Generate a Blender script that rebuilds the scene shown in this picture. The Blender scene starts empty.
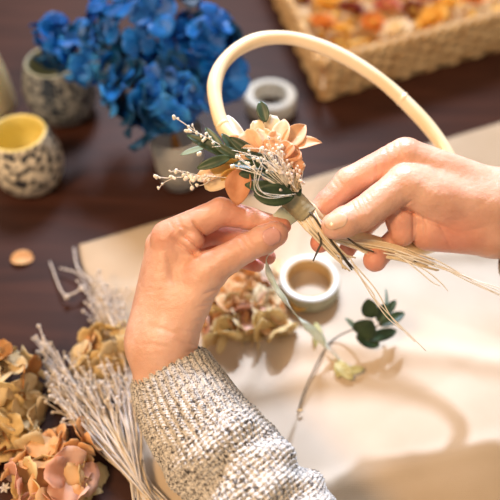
import bpy, math, random
import numpy as np
from mathutils import Vector, Matrix
R_ = random.Random(7)
NP = np.random.RandomState(5)
sc = bpy.context.scene
COL = sc.collection
FPX = 500 * 50 / 36.0
# ------------------------------------------------------------------ camera
CAM = Vector((0, -0.546, 0.651))
FW = (-CAM).normalized()
RT = Vector((1, 0, 0))
UP = RT.cross(FW).normalized()
def P(px, py, mm):
    """world point seen at (px,py), mm millimetres along the optical axis"""
    z = mm / 1000.0
    return CAM + z * (FW + RT * ((px - 250) / FPX) - UP * ((py - 250) / FPX))
def T(px, py, h=0.0):
    """world point on the table plane (height h)"""
    d = FW + RT * ((px - 250) / FPX) - UP * ((py - 250) / FPX)
    return CAM + d * ((h - CAM.z) / d.z)
cd = bpy.data.cameras.new('camera'); cam = bpy.data.objects.new('camera', cd); COL.objects.link(cam)
cam.location = CAM
cam.rotation_euler = FW.to_track_quat('-Z', 'Y').to_euler()
cd.lens = 50; cd.sensor_width = 36; cd.clip_start = 0.01
cd.dof.use_dof = True; cd.dof.focus_distance = 0.60; cd.dof.aperture_fstop = 2.7
sc.camera = cam
sc.view_settings.view_transform = 'Standard'; sc.view_settings.look = 'None'
sc.view_settings.gamma = 1; sc.view_settings.exposure = 0.0
# ------------------------------------------------------------------ helpers
class MB:
    def __init__(s): s.v = []; s.f = []; s.uv = None
    def add(s, vs, fs):
        o = len(s.v); s.v.extend([tuple(v) for v in vs]); s.f.extend([tuple(i + o for i in f) for f in fs])
def tag(o, label=None, cat=None, group=None, kind=None):
    if label: o['label'] = label
    if cat: o['category'] = cat
    if group: o['group'] = group
    if kind: o['kind'] = kind
    return o
def thing(name, loc, label, cat, group=None):
    o = bpy.data.objects.new(name, None); COL.objects.link(o); o.location = loc; o.empty_display_size = .01
    return tag(o, label, cat, group)
def wloc(p):
    v = Vector((0, 0, 0))
    while p is not None: v = v + p.location; p = p.parent
    return v
def build(name, mb, m, parent=None, loc=None, solid=0, smooth=True, label=None, sub=0):
    """one mesh object; vertices are given in world space"""
    base = wloc(parent)
    L = Vector(loc) if (loc is not None and parent is None) else Vector((0, 0, 0))
    off = base + L
    me = bpy.data.meshes.new(name)
    me.from_pydata([(v[0] - off.x, v[1] - off.y, v[2] - off.z) for v in mb.v], [], mb.f)
    me.materials.append(m)
    if smooth: me.polygons.foreach_set('use_smooth', [True] * len(me.polygons))
    me.update()
    o = bpy.data.objects.new(name, me); COL.objects.link(o); o.parent = parent; o.location = L
    if solid:
        md = o.modifiers.new('solid', 'SOLIDIFY'); md.thickness = solid; md.offset = 0
    if sub:
        md = o.modifiers.new('sub', 'SUBSURF'); md.levels = sub; md.render_levels = sub
    if label: o['label'] = label
    return o
def catmull(pts, n):
    pts = [np.array(p, float) for p in pts]
    if len(pts) == 2:
        return [pts[0] + (pts[1] - pts[0]) * i / n for i in range(n + 1)]
    q = [2 * pts[0] - pts[1]] + pts + [2 * pts[-1] - pts[-2]]
    out = []
    segs = len(pts) - 1
    for i in range(n + 1):
        t = i / n * segs; k = min(int(t), segs - 1); t -= k
        a, b, c, d = q[k:k + 4]
        out.append(0.5 * ((2 * b) + (c - a) * t + (2 * a - 5 * b + 4 * c - d) * t * t + (3 * b - a - 3 * c + d) * t ** 3))
    return out
def tube(mb, pts, rad, ns=8, n=None, cap=True, closed=False):
    """swept round tube; rad is a number, list or function of t"""
    if n is None: n = max(4, len(pts) * 4)
    ps = catmull(pts, n)
    if closed: ps = ps[:-1]
    N = len(ps)
    up = None; vs = []
    for i, p in enumerate(ps):
        if closed: t = ps[(i + 1) % N] - ps[i - 1]
        else: t = ps[min(i + 1, N - 1)] - ps[max(i - 1, 0)]
        t = t / (np.linalg.norm(t) + 1e-12)
        if up is None:
            a = np.array([0, 0, 1.]) if abs(t[2]) < .9 else np.array([1., 0, 0])
            up = a - t * a.dot(t)
        else: up = up - t * up.dot(t)
        up = up / (np.linalg.norm(up) + 1e-12)
        sd = np.cross(t, up)
        u = i / max(1, N - 1)
        r = rad(u) if callable(rad) else (np.interp(u, np.linspace(0, 1, len(rad)), rad) if isinstance(rad, (list, tuple)) else rad)
        for k in range(ns):
            a = 2 * math.pi * k / ns
            vs.append(p + r * (math.cos(a) * up + math.sin(a) * sd))
    fs = []
    for i in range(N if closed else N - 1):
        j = (i + 1) % N
        for k in range(ns):
            k2 = (k + 1) % ns
            fs.append((i * ns + k, i * ns + k2, j * ns + k2, j * ns + k))
    if cap and not closed:
        fs.append(tuple(range(ns))[::-1]); fs.append(tuple((N - 1) * ns + k for k in range(ns)))
    mb.add(vs, fs)
def blob(mb, c, r, sq=(1, 1, 1), seg=8, ring=6, rot=None):
    vs = []; fs = []
    for i in range(ring + 1):
        th = math.pi * i / ring
        for k in range(seg):
            a = 2 * math.pi * k / seg
            v = Vector((math.sin(th) * math.cos(a) * sq[0], math.sin(th) * math.sin(a) * sq[1], math.cos(th) * sq[2])) * r
            if rot is not None: v = rot @ v
            vs.append(Vector(c) + v)
    for i in range(ring):
        for k in range(seg):
            k2 = (k + 1) % seg
            fs.append((i * seg + k, (i + 1) * seg + k, (i + 1) * seg + k2, i * seg + k2))
    mb.add(vs, fs)
def lathe(mb, c, prof, n=48, axis=None, fn=None):
    """prof: list of (radius, height) swept about the vertical through c"""
    q = Vector((0, 0, 1)).rotation_difference(Vector(axis)) if axis is not None else None
    vs = []
    for (r, h) in prof:
        for k in range(n):
            a = 2 * math.pi * k / n
            rr = r if fn is None else r * fn(a, h)
            v = Vector((rr * math.cos(a), rr * math.sin(a), h))
            if q: v = q @ v
            vs.append(Vector(c) + v)
    fs = []
    for i in range(len(prof) - 1):
        for k in range(n):
            k2 = (k + 1) % n
            fs.append((i * n + k, i * n + k2, (i + 1) * n + k2, (i + 1) * n + k))
    mb.add(vs, fs)
def box(mb, x0, y0, z0, x1, y1, z1):
    v = [(x, y, z) for x in (x0, x1) for y in (y0, y1) for z in (z0, z1)]
    mb.add(v, [(0, 1, 3, 2), (4, 6, 7, 5), (0, 4, 5, 1), (2, 3, 7, 6), (0, 2, 6, 4), (1, 5, 7, 3)])
SHAPES = {'leaf': (.62, .62), 'petal': (.75, .36), 'point': (.75, .8), 'round': (.5, .42), 'long': (.45, .5)}
def leaf(mb, base, tip, nrm, width, shape='leaf', cup=.15, curl=.1, nu=9, nv=6, wave=0., seed=0, fold=0.):
    """a curved blade from base to tip; nrm is the side it shows"""
    base = Vector(base); tip = Vector(tip)
    ax = tip - base; L = ax.length; ax.normalize()
    n = Vector(nrm); n = (n - ax * n.dot(ax)).normalized(); sd = ax.cross(n)
    a, b = SHAPES[shape]
    tm = a / (a + b); mx = tm ** a * (1 - tm) ** b
    rr = random.Random(seed); ph = rr.uniform(0, 6)
    vs = []
    for i in range(nu + 1):
        t = i / nu; te = min(max(t, .012), .988)
        w = width / 2 * (te ** a * (1 - te) ** b) / mx
        for j in range(nv + 1):
            s = -1 + 2 * j / nv
            z = cup * width * (s * s) * (w / (width / 2)) + curl * L * (t * t - t * .3) * -1 + wave * width * math.sin(ph + 7 * t + 3 * s) * abs(s)
            z += fold * width * abs(s) * (w / (width / 2))
            vs.append(base + ax * (t * L) + sd * (s * w) + n * z)
    fs = []
    for i in range(nu):
        for j in range(nv):
            p = i * (nv + 1) + j
            fs.append((p, p + nv + 1, p + nv + 2, p + 1))
    mb.add(vs, fs)
CN = -FW   # towards the camera
# ------------------------------------------------------------------ materials
def lin(c):
    return tuple(((x / 255.) / 12.92 if x / 255. <= .04045 else ((x / 255. + .055) / 1.055) ** 2.4) for x in c) + (1,)
def newmat(name):
    m = bpy.data.materials.new(name); m.use_nodes = True
    nt = m.node_tree; b = nt.nodes['Principled BSDF']
    return m, nt, b
def N(nt, t, **kw):
    n = nt.nodes.new(t)
    for k, v in kw.items(): setattr(n, k, v)
    return n
def ramp(nt, fac, stops):
    r = N(nt, 'ShaderNodeValToRGB'); e = r.color_ramp.elements
    while len(e) < len(stops): e.new(.5)
    for x, (p, c) in zip(e, stops): x.position = p; x.color = c
    nt.links.new(fac, r.inputs[0]); return r
def mat(name, c1, c2=None, scale=30, rough=.6, bump=0, bscale=None, sss=0, trans=0, spec=.5, detail=3, coat=0, lo=.35, hi=.65, stretch=None, sheen=0):
    m, nt, b = newmat(name)
    tc = N(nt, 'ShaderNodeTexCoord'); src = tc.outputs['Object']
    if stretch:
        mp = N(nt, 'ShaderNodeMapping'); mp.inputs['Scale'].default_value = stretch; nt.links.new(src, mp.inputs[0]); src = mp.outputs[0]
    if c2 is not None:
        n = N(nt, 'ShaderNodeTexNoise'); n.inputs['Scale'].default_value = scale; n.inputs['Detail'].default_value = detail
        nt.links.new(src, n.inputs['Vector'])
        r = ramp(nt, n.outputs['Fac'], [(lo, lin(c1)), (hi, lin(c2))])
        nt.links.new(r.outputs[0], b.inputs['Base Color'])
    else: b.inputs['Base Color'].default_value = lin(c1)
    b.inputs['Roughness'].default_value = rough
    b.inputs['Specular IOR Level'].default_value = spec
    b.inputs['Coat Weight'].default_value = coat; b.inputs['Coat Roughness'].default_value = .15
    b.inputs['Sheen Weight'].default_value = sheen
    if sss:
        b.inputs['Subsurface Weight'].default_value = sss; b.inputs['Subsurface Radius'].default_value = (.006, .003, .0015); b.inputs['Subsurface Scale'].default_value = 1
    if bump:
        n = N(nt, 'ShaderNodeTexNoise'); n.inputs['Scale'].default_value = bscale or scale * 4; n.inputs['Detail'].default_value = 4
        nt.links.new(src, n.inputs['Vector'])
        bp = N(nt, 'ShaderNodeBump'); bp.inputs['Strength'].default_value = bump; bp.inputs['Distance'].default_value = .001
        nt.links.new(n.outputs['Fac'], bp.inputs['Height']); nt.links.new(bp.outputs[0], b.inputs['Normal'])
    if trans:
        out = nt.nodes['Material Output']
        tr = N(nt, 'ShaderNodeBsdfTranslucent'); mx = N(nt, 'ShaderNodeMixShader'); mx.inputs[0].default_value = trans
        if c2 is not None: nt.links.new(r.outputs[0], tr.inputs[0])
        else: tr.inputs[0].default_value = lin(c1)
        nt.links.new(b.outputs[0], mx.inputs[1]); nt.links.new(tr.outputs[0], mx.inputs[2]); nt.links.new(mx.outputs[0], out.inputs[0])
    return m
M = {}
M['straw'] = mat('dried_straw', (230, 208, 168), (242, 228, 202), 90, .5, trans=.1)
M['straw2'] = mat('pale_straw', (236, 226, 208), (248, 240, 226), 90, .5, trans=.1)
M['darkstem'] = mat('dark_stem', (52, 46, 30), (88, 72, 48), 60, .6)
M['green'] = mat('dark_green_leaf', (30, 50, 24), (58, 78, 42), 60, .46, trans=.12, bump=.2, bscale=300)
M['green2'] = mat('olive_leaf', (46, 66, 40), (84, 104, 66), 60, .4, trans=.12)
M['teal'] = mat('pale_teal_leaf', (128, 158, 140), (160, 184, 166), 60, .5, trans=.15)
M['peach'] = mat('peach_petal', (238, 188, 142), (250, 218, 176), 60, .55, trans=.35, bump=.3, bscale=260)
M['apricot'] = mat('apricot_petal', (230, 166, 118), (246, 198, 150), 70, .55, trans=.35, bump=.3, bscale=260)
M['rust'] = mat('rust_petal', (208, 138, 92), (232, 170, 124), 70, .55, trans=.3, bump=.3, bscale=260)
M['yellow'] = mat('yellow_petal', (232, 184, 84), (248, 214, 130), 60, .55, trans=.35)
M['cream'] = mat('cream_petal', (240, 216, 172), (250, 236, 206), 60, .55, trans=.35)
M['white'] = mat('white_petal', (240, 232, 224), (252, 248, 242), 60, .55, trans=.3)
M['bud'] = mat('white_bud', (244, 232, 208), (252, 246, 232), 200, .6, sss=.1)
M['pinkbud'] = mat('pale_pink_bud', (234, 206, 182), (248, 230, 212), 200, .6, sss=.1)
M['rattan'] = mat('cream_rattan', (236, 208, 158), (246, 226, 190), 14, .28, coat=.35, bump=.08, bscale=60)
M['tape'] = mat('olive_floral_tape', (138, 128, 96), (160, 150, 118), 120, .6, bump=.5, bscale=500)
M['tapepale'] = mat('pale_green_floral_tape', (232, 240, 220), (244, 248, 236), 60, .45, trans=.4)
M['blueA'] = mat('deep_blue_petal', (6, 84, 164), (14, 128, 228), 26, .5, trans=.2)
M['blueB'] = mat('bright_blue_petal', (24, 124, 224), (80, 184, 255), 26, .5, trans=.2)
M['blueC'] = mat('dark_teal_petal', (4, 52, 84), (8, 86, 134), 26, .5, trans=.2)
M['hyA'] = mat('tan_dried_petal', (226, 194, 128), (244, 222, 168), 50, .6, trans=.3)
M['hyB'] = mat('cream_dried_petal', (226, 200, 150), (240, 222, 180), 50, .6, trans=.3)
M['hyC'] = mat('brown_dried_petal', (172, 112, 52), (206, 150, 86), 50, .6, trans=.3)
M['hyD'] = mat('salmon_dried_petal', (234, 174, 144), (246, 208, 184), 50, .6, trans=.3)
M['hyE'] = mat('orange_dried_petal', (230, 172, 112), (244, 206, 152), 50, .6, trans=.3)
M['wgrass'] = mat('white_dried_grass', (214, 204, 196), (236, 230, 224), 80, .6, trans=.1)
M['bgrass'] = mat('beige_dried_grass', (206, 184, 152), (232, 216, 190), 80, .6, trans=.1)
M['rollwhite'] = mat('white_tape_roll', (226, 220, 204), (236, 230, 216), 40, .5)
M['card'] = mat('cardboard_core', (196, 160, 108), (210, 176, 124), 60, .8)
M['rollgreen'] = mat('grey_green_tape_side', (164, 160, 132), (182, 178, 150), 80, .6)
M['wax'] = mat('cream_wax', (240, 222, 168), (246, 232, 190), 20, .45, sss=.3)
M['floor'] = mat('dim_floor', (96, 84, 74), (110, 98, 86), 3, .7)

# skin ---------------------------------------------------------------
def skin_mat():
    m, nt, b = newmat('skin')
    tc = N(nt, 'ShaderNodeTexCoord')
    n = N(nt, 'ShaderNodeTexNoise'); n.inputs['Scale'].default_value = 38; n.inputs['Detail'].default_value = 4
    nt.links.new(tc.outputs['Object'], n.inputs['Vector'])
    r = ramp(nt, n.outputs['Fac'], [(.3, lin((206, 152, 122))), (.7, lin((228, 182, 156)))])
    at = N(nt, 'ShaderNodeAttribute'); at.attribute_name = 'flush'
    mx = N(nt, 'ShaderNodeMix', data_type='RGBA'); mx.inputs['B'].default_value = lin((216, 122, 104))
    nt.links.new(at.outputs['Fac'], mx.inputs['Factor']); nt.links.new(r.outputs[0], mx.inputs['A'])
    nt.links.new(mx.outputs['Result'], b.inputs['Base Color'])
    b.inputs['Roughness'].default_value = .42
    b.inputs['Subsurface Weight'].default_value = .22; b.inputs['Subsurface Radius'].default_value = (.008, .003, .0015); b.inputs['Subsurface Scale'].default_value = .6
    v = N(nt, 'ShaderNodeTexVoronoi'); v.inputs['Scale'].default_value = 620; v.feature = 'DISTANCE_TO_EDGE'
    n2 = N(nt, 'ShaderNodeTexNoise'); n2.inputs['Scale'].default_value = 150; n2.inputs['Detail'].default_value = 5
    nt.links.new(tc.outputs['Object'], v.inputs['Vector']); nt.links.new(tc.outputs['Object'], n2.inputs['Vector'])
    ad = N(nt, 'ShaderNodeMath', operation='MULTIPLY_ADD'); ad.inputs[1].default_value = .35
    nt.links.new(v.outputs[0], ad.inputs[0]); nt.links.new(n2.outputs['Fac'], ad.inputs[2])
    bp = N(nt, 'ShaderNodeBump'); bp.inputs['Strength'].default_value = .7; bp.inputs['Distance'].default_value = .0011
    nt.links.new(ad.outputs[0], bp.inputs['Height']); nt.links.new(bp.outputs[0], b.inputs['Normal'])
    return m
M['skin'] = skin_mat()
M['nailL'] = mat('pink_fingernail', (218, 152, 136), (230, 172, 156), 60, .22, sss=.2, coat=.3)
M['nailR'] = mat('pale_fingernail', (226, 178, 148), (232, 190, 162), 60, .22, sss=.2, coat=.3)

# table wood -----------------------------------------------------------
def wood_mat():
    m, nt, b = newmat('dark_wood')
    tc = N(nt, 'ShaderNodeTexCoord'); mp = N(nt, 'ShaderNodeMapping'); mp.inputs['Scale'].default_value = (1.2, 9, 9)
    nt.links.new(tc.outputs['Object'], mp.inputs[0])
    n = N(nt, 'ShaderNodeTexNoise'); n.inputs['Scale'].default_value = 4; n.inputs['Detail'].default_value = 7; n.inputs['Distortion'].default_value = .6
    nt.links.new(mp.outputs[0], n.inputs['Vector'])
    r = ramp(nt, n.outputs['Fac'], [(.3, lin((48, 26, 20))), (.7, lin((72, 42, 32)))])
    nt.links.new(r.outputs[0], b.inputs['Base Color'])
    b.inputs['Roughness'].default_value = .5; b.inputs['Specular IOR Level'].default_value = .2
    bp = N(nt, 'ShaderNodeBump'); bp.inputs['Strength'].default_value = .1; bp.inputs['Distance'].default_value = .001
    nt.links.new(n.outputs['Fac'], bp.inputs['Height']); nt.links.new(bp.outputs[0], b.inputs['Normal'])
    return m
M['wood'] = wood_mat()
def cloth_mat():
    m, nt, b = newmat('natural_linen')
    tc = N(nt, 'ShaderNodeTexCoord')
    n = N(nt, 'ShaderNodeTexNoise'); n.inputs['Scale'].default_value = 9; n.inputs['Detail'].default_value = 6
    nt.links.new(tc.outputs['Object'], n.inputs['Vector'])
    r = ramp(nt, n.outputs['Fac'], [(.3, lin((190, 170, 144))), (.7, lin((206, 188, 164)))])
    nt.links.new(r.outputs[0], b.inputs['Base Color'])
    b.inputs['Roughness'].default_value = .75
    w1 = N(nt, 'ShaderNodeTexWave'); w1.inputs['Scale'].default_value = 160; w1.bands_direction = 'X'; w1.inputs['Distortion'].default_value = 1.5
    w2 = N(nt, 'ShaderNodeTexWave'); w2.inputs['Scale'].default_value = 160; w2.bands_direction = 'Y'; w2.inputs['Distortion'].default_value = 1.5
    for w in (w1, w2): nt.links.new(tc.outputs['Object'], w.inputs['Vector'])
    a = N(nt, 'ShaderNodeMath', operation='MAXIMUM'); nt.links.new(w1.outputs['Fac'], a.inputs[0]); nt.links.new(w2.outputs['Fac'], a.inputs[1])
    bp = N(nt, 'ShaderNodeBump'); bp.inputs['Strength'].default_value = .3; bp.inputs['Distance'].default_value = .0005
    nt.links.new(a.outputs[0], bp.inputs['Height']); nt.links.new(bp.outputs[0], b.inputs['Normal'])
    return m
M['cloth'] = cloth_mat()
def mosaic_mat(name, light, mid, dark):
    m, nt, b = newmat(name)
    tc = N(nt, 'ShaderNodeTexCoord')
    v = N(nt, 'ShaderNodeTexVoronoi'); v.inputs['Scale'].default_value = 185; v.inputs['Randomness'].default_value = 1
    nt.links.new(tc.outputs['Object'], v.inputs['Vector'])
    sp = N(nt, 'ShaderNodeSeparateColor'); nt.links.new(v.outputs['Color'], sp.inputs[0])
    r = ramp(nt, sp.outputs[0], [(.0, lin(dark)), (.30, lin(dark)), (.36, lin(mid)), (.55, lin(light)), (1., lin(light))])
    r.color_ramp.interpolation = 'LINEAR'
    nt.links.new(r.outputs[0], b.inputs['Base Color']); b.inputs['Roughness'].default_value = .35
    bp = N(nt, 'ShaderNodeBump'); bp.inputs['Strength'].default_value = .4; bp.inputs['Distance'].default_value = .001; bp.invert = True
    nt.links.new(v.outputs['Distance'], bp.inputs['Height']); nt.links.new(bp.outputs[0], b.inputs['Normal'])
    return m
M['mosA'] = mosaic_mat('speckled_mosaic', (228, 218, 196), (150, 140, 124), (44, 46, 56))
M['mosB'] = mosaic_mat('blue_grey_mosaic', (150, 152, 148), (84, 92, 100), (32, 42, 58))
M['cupin'] = mat('yellow_glaze', (242, 222, 134), (248, 234, 160), 20, .35)
M['cupin2'] = mat('sage_glaze', (150, 150, 122), (164, 164, 138), 20, .4)
def glass_mat():
    m, nt, b = newmat('frosted_glass')
    b.inputs['Base Color'].default_value = lin((226, 228, 226)); b.inputs['Roughness'].default_value = .28
    b.inputs['Transmission Weight'].default_value = .6; b.inputs['IOR'].default_value = 1.35
    return m
M['glass'] = glass_mat()
def wicker_mat():
    m, nt, b = newmat('wicker')
    tc = N(nt, 'ShaderNodeTexCoord')
    n = N(nt, 'ShaderNodeTexNoise'); n.inputs['Scale'].default_value = 45; n.inputs['Detail'].default_value = 5
    nt.links.new(tc.outputs['Object'], n.inputs['Vector'])
    r = ramp(nt, n.outputs['Fac'], [(.3, lin((186, 144, 92))), (.7, lin((232, 200, 148)))])
    nt.links.new(r.outputs[0], b.inputs['Base Color']); b.inputs['Roughness'].default_value = .6
    return m
M['wicker'] = wicker_mat()
def knit_mat(name, pale, dark, amount=.5):
    m, nt, b = newmat(name)
    uv = N(nt, 'ShaderNodeUVMap'); uv.uv_map = 'UVMap'
    mp = N(nt, 'ShaderNodeMapping'); mp.inputs['Scale'].default_value = (120, 52, 1)
    nt.links.new(uv.outputs[0], mp.inputs[0])
    n = N(nt, 'ShaderNodeTexNoise'); n.inputs['Scale'].default_value = 1; n.inputs['Detail'].default_value = 4; n.inputs['Distortion'].default_value = 1.2
    nt.links.new(mp.outputs[0], n.inputs['Vector'])
    r = ramp(nt, n.outputs['Fac'], [(amount - .1, lin(dark)), (amount - .02, lin(tuple((a + c) // 2 for a, c in zip(pale, dark)))), (amount + .06, lin(pale))])
    nt.links.new(r.outputs[0], b.inputs['Base Color']); b.inputs['Roughness'].default_value = .85
    b.inputs['Sheen Weight'].default_value = .25
    tc = N(nt, 'ShaderNodeTexCoord'); n2 = N(nt, 'ShaderNodeTexNoise'); n2.inputs['Scale'].default_value = 900; n2.inputs['Detail'].default_value = 3
    nt.links.new(tc.outputs['Object'], n2.inputs['Vector'])
    bp = N(nt, 'ShaderNodeBump'); bp.inputs['Strength'].default_value = .7; bp.inputs['Distance'].default_value = .0006
    nt.links.new(n2.outputs['Fac'], bp.inputs['Height']); nt.links.new(bp.outputs[0], b.inputs['Normal'])
    return m
M['knit'] = knit_mat('marled_knit', (212, 204, 192), (62, 56, 52), .46)
M['knit2'] = knit_mat('dark_marled_knit', (190, 180, 166), (56, 50, 46), .5)

# ------------------------------------------------------------------ setting and table
mb = MB(); box(mb, -3, -3, -.77, 3, 3, -.75)
tag(build('floor', mb, M['floor'], smooth=False), kind='structure')
tb = thing('table', (0, .4, -.75), 'dark brown wooden table that everything lies on', 'table')
mb = MB(); box(mb, -1.0, -.47, -.035, 1.0, 1.35, 0)
o = build('table_top', mb, M['wood'], tb, smooth=False)
md = o.modifiers.new('b', 'BEVEL'); md.width = .004; md.segments = 3
for sx in (-.92, .86):
    for sy in (-.4, 1.22):
        mb = MB(); box(mb, sx, sy, -.75, sx + .06, sy + .06, -.035); build('leg', mb, M['wood'], tb, smooth=False)

# linen sheet -----------------------------------------------------------
from mathutils import noise
def cloth():
    A, B, C, D = T(79, 246), T(660, 78), T(760, 640), T(178, 620)
    n = 150; vs = []
    for i in range(n + 1):
        v = i / n
        for j in range(n + 1):
            u = j / n
            p = (A * (1 - u) + B * u) * (1 - v) + (D * (1 - u) + C * u) * v
            q = p * 5.0
            z = .0035 + .007 * abs(noise.noise(Vector((q.x * .8 + 3, q.y * 1.3, 1)))) + .0035 * abs(noise.noise(Vector((q.x * 1.6 + q.y, q.y * 2.2, 7)))) + .0022 * noise.noise(Vector((q.x * 3, q.y * 3, 4)))
            # long soft creases pressed into the sheet
            for (cx, cy, dx, dy, w, h) in ((.18, -.02, 1, .12, .012, .006), (.25, -.16, 1, -.1, .014, .007), (.1, .12, .35, 1, .01, .004), (.3, -.24, 1, .25, .012, .006)):
                d = ((p.x - cx) * dy - (p.y - cy) * dx) / math.hypot(dx, dy) + .012 * noise.noise(q * .7)
                z += h * math.exp(-(d / w) ** 2)
            z = max(z, .0015)
            edge = min(u, 1 - u, v, 1 - v)
            if edge < .03: z = .0015 + (z - .0015) * edge / .03
            e = .004 * noise.noise(Vector((p.x * 14, p.y * 14, 9))) if edge < .02 else 0
            vs.append((p.x + e, p.y + e, z))
    fs = [(i * (n + 1) + j, (i + 1) * (n + 1) + j, (i + 1) * (n + 1) + j + 1, i * (n + 1) + j + 1) for i in range(n) for j in range(n)]
    mb = MB(); mb.add(vs, fs)
    return mb
o = build('linen_sheet', cloth(), M['cloth'], loc=T(300, 350), solid=.0012)
tag(o, 'crumpled natural linen sheet spread over the dark table under the hands', 'cloth')

# ------------------------------------------------------------------ signed-distance hands
def camspace(px, py, z):
    return np.array([(px - 250) / FPX * z, (py - 250) / FPX * z, z], float)
def smin(a, b, k):
    h = np.clip(.5 + .5 * (b - a) / k, 0, 1)
    return b + (a - b) * h - k * h * (1 - h)
class Hand:
    def __init__(s): s.palm = []; s.fingers = []; s.grooves = []; s.flush = []
    def sdf(s, X):
        def cap(a, b):
            pa, pb = camspace(*a[:3]), camspace(*b[:3]); ba = pb - pa; bb = ba.dot(ba) + 1e-9
            t = np.clip(((X - pa) @ ba) / bb, 0, 1)
            q = X - pa - t[..., None] * ba
            return np.sqrt((q ** 2).sum(-1)) - (a[3] + (b[3] - a[3]) * t)
        D = None
        for (a, b, k) in s.palm:
            d = cap(a, b); D = d if D is None else smin(D, d, k)
        for f in s.fingers:
            F = None; pts = f['pts']
            for i in range(len(pts) - 1):
                d = cap(pts[i], pts[i + 1]); F = d if F is None else smin(F, d, f.get('kk', 3.0))
            b = camspace(*f['root'][:3]); r2 = ((X - b) ** 2).sum(-1)
            k = 1.0 + f.get('kb', 9.0) * np.exp(-r2 / f.get('kr', 20.) ** 2)
            D = smin(D, F, k)
        px = 250 + FPX * X[..., 0] / X[..., 2]; py = 250 + FPX * X[..., 1] / X[..., 2]
        near = np.abs(D) < 6
        Dn = D[near]; pxn = px[near]; pyn = py[near]; zn = X[..., 2][near]
        for (x1, y1, x2, y2, w, dep, z0, z1) in s.grooves:
            dx, dy = x2 - x1, y2 - y1; L = dx * dx + dy * dy
            t = np.clip(((pxn - x1) * dx + (pyn - y1) * dy) / L, 0, 1)
            d2 = (pxn - x1 - t * dx) ** 2 + (pyn - y1 - t * dy) ** 2
            fade = np.sin(np.pi * np.clip(.12 + .76 * t, 0, 1))
            Dn = Dn + 1.9 * dep * fade * np.exp(-d2 / (w * w)) * ((zn > z0) & (zn < z1))
        D = D.copy(); D[near] = Dn
        return D
def surface_nets(F, o, h):
    S = F < 0
    nx, ny, nz = F.shape
    cnt = np.zeros((nx - 1, ny - 1, nz - 1), np.int8)
    for i in (0, 1):
        for j in (0, 1):
            for k in (0, 1): cnt += S[i:nx - 1 + i, j:ny - 1 + j, k:nz - 1 + k]
    act = (cnt > 0) & (cnt < 8)
    I = np.argwhere(act); idx = -np.ones(act.shape, np.int64); idx[act] = np.arange(len(I))
    acc = np.zeros((len(I), 3)); num = np.zeros(len(I))
    cs = [(i, j, k) for i in (0, 1) for j in (0, 1) for k in (0, 1)]
    for a in cs:
        for ax in range(3):
            if a[ax] == 1: continue
            b = list(a); b[ax] = 1
            fa = F[I[:, 0] + a[0], I[:, 1] + a[1], I[:, 2] + a[2]]; fb = F[I[:, 0] + b[0], I[:, 1] + b[1], I[:, 2] + b[2]]
            c = (fa < 0) != (fb < 0)
            t = np.where(c, fa / np.where(c, fa - fb, 1), 0)
            p = np.array(a, float)[None] + 0 * acc; p[:, ax] += t
            acc[c] += p[c]; num[c] += 1
    V = (I + acc / num[:, None]) * h + o
    fs = []
    def quads(mask, off, d1, d2, flipsign):
        Q = np.argwhere(mask) + off
        a = idx[Q[:, 0], Q[:, 1], Q[:, 2]]
        q1 = Q - d1; q2 = Q - d1 - d2; q3 = Q - d2
        return np.stack([a, idx[q1[:, 0], q1[:, 1], q1[:, 2]], idx[q2[:, 0], q2[:, 1], q2[:, 2]], idx[q3[:, 0], q3[:, 1], q3[:, 2]]], 1), Q
    ex, ey, ez = np.eye(3, dtype=int)
    for ax, d1, d2 in ((0, ey, ez), (1, ez, ex), (2, ex, ey)):
        sl0 = [slice(1, -1)] * 3; sl1 = [slice(1, -1)] * 3
        sl0[ax] = slice(0, -1); sl1[ax] = slice(1, None)
        A = S[tuple(sl0)]; B = S[tuple(sl1)]
        off = np.array([1, 1, 1]); off[ax] = 0
        q, _ = quads(A & ~B, off, d1, d2, 0); fs.append(q)
        q, _ = quads(~A & B, off, d1, d2, 0); fs.append(q[:, ::-1])
    return V, np.concatenate(fs)
def cam2world(V):
    W = np.array(CAM)[None] + V[:, 2:3] / 1000 * np.array(FW) + V[:, 0:1] / 1000 * np.array(RT) - V[:, 1:2] / 1000 * np.array(UP)
    return W
def make_hand(hand, lo, hi, h, parent):
    xs = [np.arange(lo[i], hi[i], h) for i in range(3)]
    shape = tuple(len(x) for x in xs)
    F = np.empty(shape, np.float32)
    step = 24
    for i in range(0, shape[0], step):
        X = np.stack(np.meshgrid(xs[0][i:i + step], xs[1], xs[2], indexing='ij'), -1)
        F[i:i + step] = hand.sdf(X)
    F[0], F[-1] = 5, 5; F[:, 0], F[:, -1] = 5, 5; F[:, :, 0], F[:, :, -1] = 5, 5
    V, Q = surface_nets(F, np.array(lo, float), h)
    W = cam2world(V)
    base = np.array(wloc(parent)); W = W - base
    me = bpy.data.meshes.new('hand')
    me.from_pydata(W.tolist(), [], Q[:, ::-1].tolist())
    me.materials.append(M['skin']); me.polygons.foreach_set('use_smooth', [True] * len(me.polygons))
    fl = np.zeros(len(V))
    for (px, py, z, r, s) in hand.flush:
        c = camspace(px, py, z); fl = np.maximum(fl, s * np.exp(-((V - c) ** 2).sum(1) / (r * r)))
    at = me.attributes.new('flush', 'FLOAT', 'POINT'); at.data.foreach_set('value', fl.astype(np.float32))
    me.update()
    nr = np.empty(len(V) * 3, np.float32); me.vertices.foreach_get('normal', nr); nr = nr.reshape(-1, 3)
    dsp = .6 * np.array([.00022 * (noise.noise(Vector(w) * 70) + .6 * noise.noise(Vector(w) * 150)) - .00022 * (1 - min(1, 4 * abs(noise.noise(Vector((w[0] * 210, w[1] * 330, w[2] * 330)))))) for w in W])
    me.vertices.foreach_set('co', (W + nr * dsp[:, None]).astype(np.float32).ravel()); me.update()
    o = bpy.data.objects.new('hand', me); COL.objects.link(o); o.parent = parent
    md = o.modifiers.new('s', 'SMOOTH'); md.factor = .4; md.iterations = 1
    return o
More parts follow.
